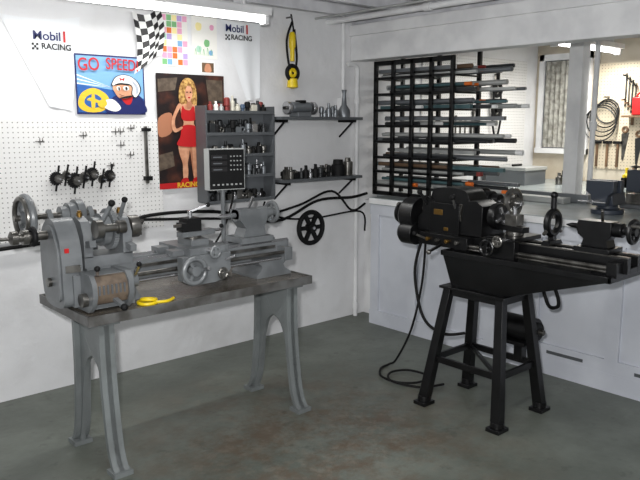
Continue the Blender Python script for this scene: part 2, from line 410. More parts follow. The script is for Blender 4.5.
for cx,cz,r,m in ((2.50,2.16,.022,'pcream'),(2.56,2.06,.02,'pgreen'),(2.60,2.16,.015,'ppink'),(2.50,2.02,.018,'pmint'),(2.59,2.0,.014,'lblue')):
    b.prism([(cx-r,cz),(cx-.4*r,cz+r),(cx+r,cz+.6*r),(cx+.8*r,cz-r),(cx-.5*r,cz-1.2*r)],'y',WY-.007,WY-.005,m,5)
for k in range(5): b.tube([(2.47+.03*k,WY-.006,1.98),(2.475+.03*k,WY-.006,2.02+.01*(k%2)),(2.485+.03*k,WY-.006,1.98)],.0015,'pgreen')
b.done()
b=B('photo_print');b.box(2.51,2.62,WY-.004,WY-.002,1.865,1.945,'pwhite');b.box(2.52,2.61,WY-.0055,WY-.004,1.875,1.935,'wood');b.prism([(2.54,1.88),(2.59,1.88),(2.58,1.925),(2.55,1.925)],'y',WY-.007,WY-.0055,'pskin',4);b.done()
# lights
def fixture(name,c,L,z):
    b=B(name);x,y=c
    b.box(x-L/2,x+L/2,y-.06,y+.06,z-.03,z+.015,'white');b.cyl((x-L/2+.03,y,z-.052),(x+L/2-.03,y,z-.052),.016,'tube')
    for sg in (-1,1):
        b.box(x+sg*(L/2-.015)-.015,x+sg*(L/2-.015)+.015,y-.03,y+.03,z-.08,z-.03,'white')
        b.box(x+sg*(L/2-.2)-.01,x+sg*(L/2-.2)+.01,y-.05,y+.05,z+.015,2.309,'white')
    return b.done(.003)
fixture('fluorescent_light',(1.88,3.56),1.7,2.225)
fixture('fluorescent_light',(5.75,3.05),1.1,2.23)
fixture('fluorescent_light',(1.2,1.2),1.25,2.28)
# hanging work light
b=B('hanging_work_light');x=3.24;y=WY-.05
b.tube([(x-.01,y,2.30),(x+.01,y,2.2),(x,y,2.1)],.006,'blk');b.cyl((x-.01,WY-.001,2.28),(x-.01,y-.01,2.28),.006,'steel2')
b.tube([(x,y,2.25),(x-.05,y,2.12),(x-.03,y,1.95),(x+.01,y,1.9),(x+.04,y,2.0),(x+.02,y,2.2)],.008,'blk')
b.rev((x,y,2.18),(0,0,-1),[(0,.014),(.02,.024),(.1,.024),(.12,.016),(.2,.016)],'yellow')
b.torus((x,y,1.90),(0,1,0),.05,.014,'blk');b.torus((x,y,1.90),(0,1,0),.022,.014,'yellow');b.rev((x,y,1.86),(0,0,-1),[(0,.035),(.06,.04),(.07,.01)],'yellow');b.done()
# ---------------------------------------------------------------- shelf unit
b=B('tool_shelf');x0,x1=2.45,2.99;yf=3.83;yk=WY-.03
for x in (x0,x1): b.box(x-.006,x+.006,yf,yk,1.04,1.66,'dgray')
for z in (1.04,1.20,1.34,1.48,1.62): b.box(x0,x1,yf,yk,z-.006,z+.006,'dgray');b.box(x0,x1,yf-.003,yf,z-.010,z+.010,'dgray')
b.box(x0,x1,yk-.004,yk,1.04,1.62,'bar1')
b.box(x1-.06,x1-.04,yk,WY-.001,1.56,1.6,'bar2');b.box(x1-.2,x1-.18,yk,WY-.001,1.56,1.6,'bar2')
b.done()
def clutter(name,x0,x1,y,z,n,ms,hmax=.09,seed=1,rows=1):
    rd=random.Random(seed);b=B(name)
    for rw in range(rows):
      for i in range(n):
        x=x0+(x1-x0)*(i+.5+.4*(rw%2))/(n+.4*(rows-1));h=rd.uniform(.4,1)*hmax;r=min((x1-x0)/n*.47,rd.uniform(.014,.036));m=rd.choice(ms);t=rd.random();yy=y+rw*.05+rd.uniform(-.006,.006)
        if t<.35: b.rev((x,yy,z),(0,0,1),[(0,r),(h*.6,r),(h*.7,r*.5),(h,r*.5)],m,16)
        elif t<.6: b.rev((x,yy,z),(0,0,1),[(0,r*.7),(h*.3,r*.7),(h*.35,r),(h*.8,r),(h*.9,r*.6)],m,16)
        elif t<.82: b.box(x-r,x+r,yy-.018,yy+.018,z,z+h*.7,m);b.box(x-r*.5,x+r*.5,yy-.012,yy+.012,z+h*.7,z+h*.9,rd.choice(ms))
        else: b.torus((x,yy,z+r),(0,1,0),r*.72,r*.28,m)
    return b.done(.001)
mm=['steel','blk','steel2','bar1','bar2','blk','steel2','bar2']
for i,z in enumerate((1.046,1.206,1.346,1.486,1.626)):
    clutter('shelf_tooling',x0+.03,x1-.03,3.86,z+.001,11,mm if i<4 else ['mred','mblue','cream','paper','steel2','blk','bar3','bar2'],.10,i+3,2)
for z,(xa,xb) in ((1.585,(3.02,3.80)),(1.15,(3.04,3.80))):
    b=B('wall_shelf');b.box(xa,xb,3.78,WY-.001,z-.012,z+.008,'dgray')
    for x in (xa+.06,xb-.06): b.box(x-.01,x+.01,3.80,WY-.001,z-.03,z-.012,'blk');b.bar((x,3.82,z-.02),(x,WY-.006,z-.14),.012,.008,'blk',up=(1,0,0))
    b.done()
b=B('bench_grinder');z=1.594;y=3.87;x=3.26
b.box(x-.06,x+.06,y-.05,y+.05,z,z+.03,'bar1');b.rev((x-.09,y,z+.065),(1,0,0),[(0,.02),(.01,.038),(.17,.038),(.18,.02)],'bar1')
for sg in (-1,1): b.cyl((x+sg*.10,y,z+.06),(x+sg*.13,y,z+.06),.045,'steel');b.cyl((x+sg*.13,y,z+.06),(x+sg*.15,y,z+.06),.012,'blk')
b.cyl((x-.15,y,z+.06),(x+.15,y,z+.06),.012,'steel2');b.box(x-.02,x+.03,y-.03,y+.03,z+.095,z+.115,'blk');b.done(.002)
b=B('oil_can');b.rev((3.69,3.87,1.594),(0,0,1),[(0,.045),(.05,.045),(.09,.02),(.17,.012),(.2,.02)],'bar1');b.done()
clutter('shelf_tooling',3.46,3.62,3.85,1.594,4,['steel','blk','bar1'],.10,21,2)
b=B('drill_chuck');b.rev((3.63,3.87,1.159),(0,0,1),[(0,.05),(.08,.05),(.085,.04),(.12,.035)],'blk');b.done()
b=B('drill_chuck');b.rev((3.73,3.87,1.159),(0,0,1),[(0,.038),(.10,.038),(.105,.025),(.13,.02)],'steel2');b.done()
clutter('shelf_tooling',3.08,3.55,3.84,1.159,10,['steel2','blk','bar2','steel','blk'],.10,22,2)
b=B('spoked_pulley');b.wheel((3.41,3.93,.775),(0,1,0),.135,'blk',rim=.018,hub=.034,spokes=6,w=.03,sw=.028);b.cyl((3.41,3.9795,.775),(3.41,3.89,.775),.012,'steel');b.done()
b=B('electrical_cable');y=WY-.024
b.tube([(.6,y,.86),(1.3,y,.875),(1.8,y,.91),(2.1,y,.98),(2.6,y,.96),(3.1,y,.85),(3.5,y,.97),(3.8,y-.06,.98),(3.97,y-.06,1.0)],.011,'rub')
b.tube([(1.9,y-.01,.97),(2.3,y-.01,.94),(2.9,y-.01,.9),(3.3,y-.01,.95),(3.6,y-.05,1.04),(3.8,y-.06,.88),(3.95,y-.06,.92)],.009,'rub')
b.tube([(3.0,y,1.0),(3.0,y,.93),(3.2,y,.86),(3.5,y,.84),(3.9,y-.06,.86),(3.95,y-.06,.7)],.007,'rub')
b.done()
# pegboard tools
b=B('change_gear_set')
for i in range(7):
    xx=1.52+i*.053;zz=1.24+.018*math.sin(i*2.1);R=(.040,.028,.046,.032,.040,.026,.036)[i]
    b.cyl((xx,WY-.0122,zz),(xx,WY-.10,zz),.005,'steel')
    b.gear((xx,WY-.035-.012*(i%2),zz),(0,1,0),R,.012,'steel2' if i%2 else 'blk',20);b.gear((xx,WY-.07,zz),(0,1,0),R*.6,.014,'blk' if i%2 else 'steel2',16)
    b.bar((xx-.014,WY-.055,zz-R-.03),(xx+.012,WY-.055,zz+R+.035),.010,.006,'blk',up=(0,1,0))
b.done()
b=B('peg_hooks')
for x,z in ((1.9,1.5),(1.93,1.5),(1.93,1.42),(2.0,1.52),(1.86,1.3),(1.2,1.3),(1.3,1.1),(1.7,1.48),(1.99,1.36),(1.45,1.45)):
    b.tube([(x,WY-.0121,z),(x,WY-.05,z),(x,WY-.055,z+.02)],.003,'steel2');b.bar((x-.025,WY-.0145,z),(x+.025,WY-.0145,z),.005,.003,'steel2')
    b.bar((x,WY-.0145,z-.02),(x,WY-.0145,z+.02),.005,.003,'steel2')
b.done()
b=B('sliding_clamp');b.box(2.085,2.10,WY-.03,WY-.0121,1.18,1.53,'steel2');b.box(2.07,2.115,WY-.05,WY-.0121,1.20,1.225,'blk');b.box(2.07,2.115,WY-.05,WY-.0121,1.5,1.52,'blk');b.done()
# ---------------------------------------------------------------- LEFT LATHE
b=B('metal_lathe_on_stand')
yc=2.99
out=[(.15,.70),(.15,.55),(.155,.40),(.17,.25),(.19,.12),(.215,.05),(.24,.02)]
inn=[(.0,.50),(.06,.46),(.10,.36),(.125,.25),(.155,.12),(.175,.05),(.18,.02)]
for xx in (1.275,2.33):
    for sg in (-1,1):
        P1=[(sg*p.x,p.y) for p in catmull([(q[0],q[1],0) for q in out],4)]
        P2=[(sg*p.x,p.y) for p in catmull([(q[0],q[1],0) for q in inn],4)]
        for i in range(len(P1)-1):
            a1,a2=P1[i],P1[i+1];c1,c2=P2[i],P2[i+1]
            b.prism([(yc+a1[0],a1[1]),(yc+a2[0],a2[1]),(yc+c2[0],c2[1]),(yc+c1[0],c1[1])],'x',xx-.012,xx+.012,'leg')
            e1=(a1[0]-sg*.026,a1[1]);e2=(a2[0]-sg*.026,a2[1])
            b.prism([(yc+a1[0],a1[1]),(yc+a2[0],a2[1]),(yc+e2[0],e2[1]),(yc+e1[0],e1[1])],'x',xx-.036,xx+.036,'leg')
        b.prism([(yc,.50),(yc,.70),(yc+sg*.15,.70)],'x',xx-.0115,xx+.0115,'leg')
        b.box(xx-.045,xx+.045,yc+sg*.215-.04,yc+sg*.215+.04,0,.022,'leg')
    b.box(xx-.05,xx+.05,yc-.18,yc+.18,.68,.705,'leg')
px0,px1,py0,py1=1.165,2.41,2.77,3.32
b.box(px0,px1,py0,py1,.705,.735,'panedge');b.box(px0+.01,px1-.01,py0+.01,py1-.01,.735,.739,'pan')
for a in ((px0,px1,py0-.002,py0+.008),(px0,px1,py1-.008,py1+.002),(px0-.002,px0+.008,py0,py1),(px1-.008,px1+.002,py0,py1)): b.box(a[0],a[1],a[2],a[3],.70,.743,'panedge')
z=.74;SZ=1.07;sy=3.03
b.box(1.25,2.40,2.955,2.985,.83,.915,'gray');b.box(1.25,2.40,3.075,3.105,.83,.915,'gray');b.box(1.25,2.40,2.985,3.075,.83,.86,'gray')
for xx in (1.27,1.6,1.9,2.2,2.38): b.box(xx-.012,xx+.012,2.98,3.08,.84,.90,'gray')
for yy in (2.965,3.09): b.prism([(yy-.012,.915),(yy,.928),(yy+.012,.915)],'x',1.47,2.40,'steel')
b.prism([(1.25,z),(1.5,z),(1.47,z+.05),(1.46,.84),(1.26,.84),(1.26,z+.05)],'y',2.93,3.13,'gray')
b.prism([(2.14,z),(2.37,z),(2.37,z+.015),(2.33,z+.04),(2.32,.80),(2.36,.84),(2.14,.84),(2.18,.80),(2.17,z+.04),(2.14,z+.015)],'y',2.90,3.13,'gray')
# headstock
b.box(1.24,1.47,2.95,3.11,.915,.965,'gray')
hp=[(2.95,.96),(3.11,.96),(3.11,1.06),(3.08,1.12),(3.03,1.14),(2.98,1.12),(2.95,1.06)]
b.prism(hp,'x',1.24,1.28,'gray');b.prism(hp,'x',1.425,1.47,'gray')
b.rev((1.28,sy,SZ),(1,0,0),[(0,.045),(.03,.045),(.03,.06),(.065,.06),(.065,.075),(.10,.075)],'gray',32)
b.gear((1.395,sy,SZ),(1,0,0),.095,.022,'gray',44,.005)
b.rev((1.28,2.92,SZ+.02),(1,0,0),[(0,.02),(.0,.04),(.03,.04),(.035,.018),(.10,.018),(.105,.03),(.14,.03)],'steel2')
b.rev((1.47,sy,SZ),(1,0,0),[(0,.03),(.02,.03),(.02,.05),(.03,.053),(.065,.053),(.07,.045)],'steel2',28)
for k in range(3):
    t=k*2*PI/3+.4;b.bar((1.545,sy+.018*math.cos(t),SZ+.018*math.sin(t)),(1.545,sy+.045*math.cos(t),SZ+.045*math.sin(t)),.014,.02,'steel2',up=(1,0,0))
b.bar((1.33,2.97,1.1),(1.36,2.92,1.19),.016,.016,'gray');b.sph((1.362,2.915,1.2),.016,'blk')
b.bar((1.44,3.0,1.13),(1.45,2.97,1.20),.014,.014,'gray');b.sph((1.45,2.968,1.205),.014,'blk')
b.bar((1.26,2.96,1.02),(1.26,2.90,1.03),.03,.03,'gray');b.bar((1.45,2.95,1.0),(1.45,2.90,.99),.03,.03,'gray')
for xx in (1.26,1.45):b.rev((xx,sy,1.135),(0,0,1),[(0,.012),(.02,.012),(.025,.008),(.03,.01)],'brass',12)
gp=[(2.93,.76),(3.10,.755),(3.14,.82),(3.15,1.0),(3.13,1.08),(3.07,1.13),(3.0,1.135),(2.95,1.08),(2.92,1.0),(2.915,.86)]
b.prism(gp,'x',1.125,1.215,'gray',4)
b.prism([(3.035+(p[0]-3.035)*.84,.95+(p[1]-.95)*.86) for p in gp],'x',1.115,1.125,'gray',4)
b.cyl((1.10,3.03,.86),(1.115,3.03,.86),.02,'steel2');b.bar((1.14,2.92,.93),(1.20,2.905,.93),.02,.03,'steel2')
b.box(1.14,1.16,2.918,2.922,1.0,1.02,'red')
b.rev((.95,sy,SZ),(1,0,0),[(0,.012),(.01,.03),(.035,.03),(.04,.018),(.055,.018),(.055,.032),(.08,.032),(.085,.02),(.16,.02)],'steel2')
b.wheel((1.05,sy,SZ),(1,0,0),.045,'blk',rim=.012,hub=.02);b.cyl((.80,sy,SZ),(.96,sy,SZ),.008,'steel2')
b.wheel((1.115,3.285,1.12),(1,0,0),.112,'gray',rim=.018,hub=.03,spokes=5,w=.03,sw=.022);b.torus((1.095,3.285,1.12),(1,0,0),.09,.012,'steel2')
b.cyl((1.06,3.285,1.12),(1.45,3.285,1.12),.014,'steel2')
b.rev((1.27,3.285,1.12),(1,0,0),[(0,.04),(.035,.04),(.035,.055),(.07,.055),(.07,.07),(.105,.07)],'gray')
for xx in (1.22,1.42): b.prism([(3.22,z),(3.315,z),(3.31,1.12),(3.285,1.15),(3.26,1.12)],'x',xx-.012,xx+.012,'gray')
b.cyl((1.26,3.22,.86),(1.47,3.22,.86),.075,'gray',seg=28);b.box(1.29,1.43,3.16,3.29,z,.80,'gray')
for k in range(10):
    t=2*PI*k/10;b.box(1.30,1.43,3.22+.076*math.cos(t)-.003,3.22+.076*math.cos(t)+.003,.86+.076*math.sin(t)-.003,.86+.076*math.sin(t)+.003,'gray')
# quick change gearbox
b.box(1.20,1.41,2.83,2.955,.755,.905,'gray')
qp=[(2.785,.82),(2.80,.785),(2.84,.77),(2.84,.905),(2.815,.90),(2.79,.87)]
b.prism(qp,'x',1.215,1.36,'rust',0)
qe=[(2.775,.82),(2.795,.775),(2.83,.745),(2.95,.745),(2.95,.915),(2.81,.912),(2.78,.875)]
b.prism(qe,'x',1.195,1.216,'gray');b.prism(qe,'x',1.36,1.385,'gray')
for k in range(7): b.box(1.225+k*.019,1.233+k*.019,2.784,2.79,.825,.866,'dgray')
b.bar((1.30,2.80,.80),(1.31,2.735,.775),.022,.014,'gray');b.sph((1.31,2.73,.772),.016,'blk')
b.bar((1.24,2.83,.90),(1.22,2.78,.94),.014,.012,'steel');b.sph((1.218,2.775,.945),.013,'blk')
b.cyl((1.385,2.87,.85),(1.44,2.87,.85),.03,'gray');b.bar((1.42,2.86,.86),(1.42,2.80,.93),.014,.012,'steel');b.sph((1.42,2.795,.935),.012,'blk')
b.cyl((1.17,2.85,.80),(1.195,2.85,.80),.03,'steel2');b.box(1.165,1.20,2.90,2.93,.76,.90,'gray')
b.cyl((1.41,2.90,.865),(2.36,2.90,.865),.010,'steel2');b.cyl((1.41,2.90,.835),(2.30,2.90,.835),.007,'steel')
b.box(2.32,2.37,2.885,2.955,.82,.89,'gray');b.box(1.5,2.3,2.944,2.955,.885,.90,'steel2')
# carriage
b.box(1.72,1.92,2.86,3.16,.922,.955,'gray');b.box(1.66,1.98,2.92,2.99,.918,.945,'gray');b.box(1.66,1.98,3.06,3.13,.918,.945,'gray')
b.prism([(1.66,.925),(1.93,.925),(1.93,.84),(1.90,.80),(1.84,.785),(1.70,.785),(1.66,.81)],'y',2.83,2.88,'gray')
b.wheel((1.70,2.79,.865),(0,1,0),.070,'gray',rim=.012,hub=.024,spokes=3,w=.018);b.cyl((1.75,2.79,.865),(1.75,2.745,.88),.009,'steel')
b.cyl((1.70,2.84,.865),(1.70,2.80,.865),.02,'steel')
b.wheel((1.865,2.80,.83),(0,1,0),.030,'steel2',rim=.007,hub=.012,spokes=4,w=.012);b.bar((1.90,2.83,.89),(1.93,2.79,.91),.01,.01,'steel')
b.cyl((1.82,2.80,.94),(1.82,2.88,.94),.012,'steel');b.wheel((1.82,2.795,.94),(0,1,0),.032,'gray',rim=.007,hub=.012,w=.01)
b.box(1.77,1.87,2.93,3.06,.955,.985,'gray');b.cyl((1.82,3.0,.985),(1.82,3.0,1.0),.045,'steel2')
b.bar((1.73,2.97,1.012),(1.93,2.99,1.012),.05,.026,'gray');b.cyl((1.93,2.99,1.012),(1.99,2.997,1.012),.008,'steel');b.sph((1.99,2.997,1.03),.011,'blk')
b.box(1.76,1.84,2.945,3.025,1.025,1.09,'blk');b.cyl((1.80,2.985,1.09),(1.80,2.985,1.125),.012,'steel');b.bar((1.80,2.985,1.12),(1.87,2.94,1.15),.01,.01,'steel');b.sph((1.875,2.938,1.152),.012,'blk')
b.bar((1.69,2.95,1.06),(1.78,2.96,1.06),.014,.014,'steel2');b.box(1.73,1.76,2.94,3.0,1.03,1.07,'blk')
# tailstock
b.box(2.09,2.29,2.95,3.11,.925,.955,'gray')
b.prism([(2.12,.955),(2.27,.955),(2.26,1.0),(2.28,1.04),(2.28,1.10),(2.10,1.10),(2.10,1.05),(2.14,1.0)],'y',2.985,3.075,'gray')
b.rev((2.03,sy,SZ),(1,0,0),[(0,.004),(.03,.013),(.07,.013),(.07,.036),(.27,.036),(.275,.025),(.30,.025)],'gray')
b.rev((1.99,sy,SZ),(1,0,0),[(0,.002),(.03,.012),(.09,.013)],'steel')
b.wheel((2.345,sy,SZ),(1,0,0),.062,'gray',rim=.011,hub=.02,spokes=4,w=.016);b.cyl((2.345,sy+.04,SZ+.03),(2.40,sy+.04,SZ+.03),.008,'steel')
b.bar((2.17,3.0,1.11),(2.16,2.95,1.17),.012,.012,'steel')
# digital readout
b.cyl((2.12,3.17,.74),(2.12,3.17,1.28),.012,'gray');b.bar((2.12,3.17,1.20),(2.13,3.2,1.22),.05,.05,'gray')
mx=Matrix.Rotation(math.radians(-10),4,'Z')
def dro(x0,x1,y0,y1,z0,z1,m):
    c=V(2.135,3.17,1.305);vs=[c+mx@V(x,y,zz) for x in (x0,x1) for y in (y0,y1) for zz in (z0,z1)]
    b.add(vs,[(0,1,3,2),(4,6,7,5),(0,4,5,1),(2,3,7,6),(0,2,6,4),(1,5,7,3)],m)
dro(-.105,.105,-.03,.03,-.11,.11,'bar3');dro(-.1,.1,-.034,-.03,-.105,.105,'blk')
for i in range(3): dro(-.09,-.0,-.037,-.034,.055-i*.033,.078-i*.033,'pblack');dro(-.08,-.03,-.038,-.037,.063-i*.033,.069-i*.033,'bar1')
for i in range(4):
    for j in range(4): dro(.018+i*.019,.026+i*.019,-.037,-.034,.066-j*.024,.073-j*.024,'bar3')
for i in range(7): dro(-.085+i*.026,-.073+i*.026,-.037,-.034,-.085,-.076,'bar3')
b.tube([(2.17,3.2,1.2),(2.25,3.26,1.15),(2.2,3.3,.95),(2.0,3.25,.78),(1.8,3.2,.76)],.006,'rub')
b.done(.0025)
b=B('yellow_strap');b.torus((1.47,2.83,.747),(0,0,1),.04,.008,'yellow');b.torus((1.48,2.835,.758),(.1,.1,1),.034,.007,'yellow');b.tube([(1.49,2.80,.749),(1.55,2.79,.747),(1.60,2.82,.747)],.007,'yellow');b.done()
# ---------------------------------------------------------------- RIGHT LATHE
b=B('black_metal_lathe_on_stand')
feet=[(2.91,1.91),(2.91,2.39),(3.31,1.91),(3.31,2.39)];tops=[(2.99,1.97),(2.99,2.30),(3.22,1.97),(3.22,2.30)]
def lerp(a,c,t): return tuple(a[i]+(c[i]-a[i])*t for i in range(len(a)))
for (fx_,fy_),(tx,ty) in zip(feet,tops):
    b.bar((fx_,fy_,.02),(tx,ty,.67),.056,.048,'black',up=(1,0,0),w1=.044,h1=.044)
    b.box(fx_-.045,fx_+.045,fy_-.04,fy_+.04,0,.02,'black');b.cyl((fx_,fy_,.02),(fx_,fy_,.05),.036,'black')
def atz(i,zz):
    t=(zz-.02)/.64;p=lerp(feet[i],tops[i],t);return (p[0],p[1],zz)
for zz,hh in ((.27,.035),(.645,.03)):
    for i,j in ((0,1),(2,3),(0,2),(1,3)): b.bar(atz(i,zz),atz(j,zz),.018,hh,'black')
b.bar(atz(0,.27),atz(3,.27),.018,.02,'black')
b.box(2.95,3.26,1.93,2.34,.668,.682,'black')
def ring(x0,x1,y0,y1,z): return [(x0,y0,z),(x1,y0,z),(x1,y1,z),(x0,y1,z)]
vs=ring(2.98,3.23,1.95,2.28,.682)+ring(2.95,3.27,1.40,2.32,.855)+ring(2.95,3.27,1.40,2.32,.872)
b.add(vs,[(0,1,2,3)]+[(i,(i+1)%4,(i+1)%4+4,i+4) for i in range(4)]+[(i+4,(i+1)%4+4,(i+1)%4+8,i+8) for i in range(4)]+[(8,9,10,11)],'black')
for a in ((2.94,3.28,1.39,1.402),(2.94,3.28,2.315,2.327),(2.94,2.952,1.39,2.327),(3.268,3.28,1.39,2.327)): b.box(a[0],a[1],a[2],a[3],.852,.880,'black')
ax=3.1;SZ2=1.07
b.box(ax-.065,ax-.035,1.36,2.58,.885,.955,'black');b.box(ax+.035,ax+.065,1.36,2.58,.885,.955,'black');b.box(ax-.035,ax+.035,1.36,2.58,.885,.91,'black')
for xx in (-.05,.05): b.box(ax+xx-.012,ax+xx+.012,1.36,2.15,.955,.962,'steel2')
b.box(ax-.08,ax+.08,1.42,1.52,.870,.89,'black');b.box(ax-.08,ax+.08,2.2,2.31,.870,.89,'black')
hp=[(2.13,.96),(2.56,.96),(2.56,1.03),(2.53,1.06),(2.53,1.13),(2.50,1.15),(2.46,1.13),(2.44,1.03),(2.26,1.03),(2.25,1.12),(2.22,1.145),(2.17,1.145),(2.13,1.12)]
b.prism(hp,'x',ax-.075,ax+.075,'black')
b.rev((ax,2.44,SZ2),(0,-1,0),[(0,.07),(.05,.07),(.05,.055),(.1,.055),(.1,.04),(.15,.04)],'black',28)
b.gear((ax,2.275,SZ2),(0,1,0),.085,.02,'steel2',40,.005)
b.rev((ax,2.13,SZ2),(0,-1,0),[(0,.03),(.02,.03),(.02,.066),(.03,.07),(.06,.07),(.065,.064)],'black',28)
for k in range(4):
    t=k*PI/2+.4;b.bar((ax+.02*math.cos(t),2.06,SZ2+.02*math.sin(t)),(ax+.055*math.cos(t),2.06,SZ2+.055*math.sin(t)),.014,.02,'steel',up=(0,1,0))
b.prism([(2.24,1.10),(2.46,1.10),(2.48,1.16),(2.44,1.20),(2.28,1.20),(2.23,1.16)],'x',ax-.06,ax+.10,'black',3)
b.box(ax-.085,ax-.076,2.27,2.47,.95,1.12,'black');b.box(ax-.088,ax-.084,2.38,2.44,1.055,1.085,'brass');b.box(ax-.088,ax-.084,2.34,2.37,.972,.99,'brass')
b.bar((ax-.08,2.30,1.10),(ax-.13,2.28,1.16),.012,.012,'steel');b.sph((ax-.135,2.278,1.165),.015,'blk')
b.bar((ax-.07,2.5,1.10),(ax-.11,2.52,1.17),.014,.014,'black');b.sph((ax-.113,2.522,1.175),.015,'blk')
b.rev((ax-.02,2.58,1.03),(0,1,0),[(0,.10),(.09,.10),(.11,.085),(.12,.05)],'black',32)
b.rev((ax-.07,2.57,.93),(0,1,0),[(0,.065),(.09,.065),(.11,.05)],'black',28)
b.wheel((ax-.02,2.735,1.03),(0,1,0),.06,'black',rim=.012,hub=.02,w=.02)
b.cyl((ax,2.55,1.07),(ax,2.78,1.07),.018,'steel2')
b.wheel((ax+.22,2.14,1.12),(0,1,0),.085,'steel2',rim=.018,hub=.03,spokes=5,w=.03,sw=.018);b.cyl((ax+.22,2.08,1.12),(ax+.22,2.50,1.12),.014,'steel')
b.rev((ax+.22,2.22,1.12),(0,1,0),[(0,.04),(.05,.04),(.05,.055),(.1,.055),(.1,.07),(.15,.07)],'black')
for yy in (2.19,2.31): b.prism([(ax+.06,.885),(ax+.17,.87),(ax+.24,1.12),(ax+.20,1.14)],'y',yy-.012,yy+.012,'black')
b.box(ax-.13,ax-.065,2.18,2.50,.89,.955,'black')
for k in range(4): b.cyl((ax-.13,2.24+k*.065,.925),(ax-.15,2.24+k*.065,.925),.010,'brass' if k%2 else 'steel2')
b.bar((ax-.13,2.35,.90),(ax-.20,2.37,.87),.016,.012,'black');b.sph((ax-.205,2.372,.867),.014,'steel2')
b.bar((ax-.13,2.45,.92),(ax-.19,2.48,.95),.014,.012,'steel2');b.sph((ax-.195,2.482,.955),.013,'blk')
b.cyl((ax-.10,1.40,.91),(ax-.10,2.2,.91),.010,'steel2');b.cyl((ax-.10,1.40,.892),(ax-.10,2.2,.892),.006,'steel2');b.box(ax-.125,ax-.06,1.38,1.43,.872,.94,'black')
b.box(ax-.13,ax+.12,1.90,2.06,.963,.985,'black');b.box(ax-.14,ax-.10,1.89,2.07,.87,.975,'black')
b.wheel((ax-.17,2.03,.93),(1,0,0),.045,'black',rim=.009,hub=.014,spokes=4,w=.015);b.cyl((ax-.14,2.03,.93),(ax-.17,2.03,.93),.012,'steel')
b.wheel((ax-.20,1.95,.975),(1,0,0),.03,'steel2',rim=.006,hub=.01,w=.01);b.cyl((ax-.2,1.95,.975),(ax-.1,1.95,.975),.010,'steel')
b.cyl((ax,1.98,.985),(ax,1.98,1.005),.045,'steel2');b.bar((ax-.03,1.90,1.02),(ax+.01,2.06,1.02),.05,.028,'black',up=(0,0,1))
b.box(ax-.035,ax+.03,1.95,2.02,1.034,1.09,'steel2');b.cyl((ax,1.985,1.09),(ax,1.985,1.13),.011,'steel');b.bar((ax,1.985,1.12),(ax-.05,1.92,1.15),.009,.009,'steel')
b.prism([(ax-.07,.963),(ax+.07,.963),(ax+.05,.985),(ax-.05,.985)],'y',1.75,1.79,'black')
b.torus((ax,1.77,SZ2),(0,1,0),.055,.018,'black');b.bar((ax,1.77,.98),(ax,1.77,1.01),.03,.03,'black')
b.cyl((ax,1.77,1.13),(ax,1.77,1.20),.014,'black');b.sph((ax,1.77,1.205),.018,'black')
for k in (-1,1): b.cyl((ax+k*.03,1.77,SZ2-.02),(ax+k*.08,1.77,SZ2-.05),.009,'steel2')
b.cyl((ax,1.77,SZ2+.02),(ax,1.77,SZ2+.07),.009,'steel2')
b.box(ax-.07,ax+.07,1.45,1.62,.963,.985,'black')
b.prism([(1.47,.985),(1.60,.985),(1.59,1.02),(1.62,1.04),(1.62,1.105),(1.46,1.105),(1.46,1.04),(1.48,1.02)],'x',ax-.04,ax+.04,'black')
b.rev((ax,1.70,SZ2),(0,-1,0),[(0,.002),(.03,.012),(.07,.013),(.07,.034),(.28,.034),(.285,.02),(.32,.02)],'black')
b.wheel((ax,1.375,SZ2),(0,1,0),.06,'black',rim=.011,hub=.02,spokes=4,w=.015);b.cyl((ax-.04,1.375,SZ2+.03),(ax-.04,1.33,SZ2+.03),.008,'steel2')
b.bar((ax,1.52,1.10),(ax-.05,1.50,1.16),.012,.012,'steel2')
# motor inside stand
b.cyl((3.30,1.95,.44),(3.30,2.15,.44),.07,'black',seg=28);b.cyl((3.30,1.93,.44),(3.30,1.95,.44),.05,'blk');b.cyl((3.30,1.90,.44),(3.30,1.93,.44),.015,'steel2');b.box(3.22,3.31,1.97,2.13,.36,.38,'black');b.box(3.25,3.30,2.0,2.05,.27,.37,'black')
b.tube([(3.30,2.19,.44),(3.34,2.22,.6),(3.26,2.24,.86)],.006,'rub')
b.tube([(3.18,1.84,.80),(3.22,1.80,.70),(3.25,1.80,.62),(3.27,1.86,.60),(3.28,1.90,.66),(3.22,1.90,.77)],.010,'rub')
b.tube([(3.05,2.55,.90),(3.03,2.58,.7),(3.04,2.52,.45),(3.1,2.42,.36),(3.2,2.34,.36)],.009,'rub')
b.done(.0025)
b=B('power_cord')
b.tube([(3.12,2.58,.88),(3.14,2.62,.6),(3.17,2.72,.3),(3.22,2.88,.06),(3.22,2.94,.012),(3.12,2.92,.012),(3.02,2.82,.012),(3.02,2.68,.012),(3.12,2.60,.012),(3.24,2.64,.012),(3.22,2.78,.014),(3.1,2.82,.016),(3.0,2.72,.016),(3.06,2.54,.012),(3.2,2.48,.012)],.007,'rub');b.done()
# ---------------------------------------------------------------- material rack
b=B('bar_stock_rack');ya,yb_=3.13,3.87;zb,zt=.992,2.018
for yy in (ya,3.32,3.50,3.69,yb_): b.box(4.02,4.045,yy-.015,yy+.015,zb,zt,'black')
for yy in (ya,3.50,yb_): b.box(4.33,4.355,yy-.015,yy+.015,zb,2.309,'black')
b.box(4.02,4.045,ya,yb_,zt-.035,zt,'black');b.box(4.02,4.045,ya,yb_,zb,zb+.03,'black')
lv=[1.07,1.18,1.29,1.41,1.53,1.65,1.77,1.89]
for zz in lv:
    for yy in (ya,3.50,yb_): b.box(4.02,4.355,yy-.01,yy+.01,zz-.012,zz,'black')
    b.box(4.02,4.045,ya,yb_,zz-.014,zz+.006,'black')
b.done(.002)
b=B('bar_stock');rd=random.Random(5);ms=['tealb','bar1','bar2','bar3','bar4','bar1','bar3','bar2','bar3'];ends=['mred','porange','pwhite','mblue','pwhite']
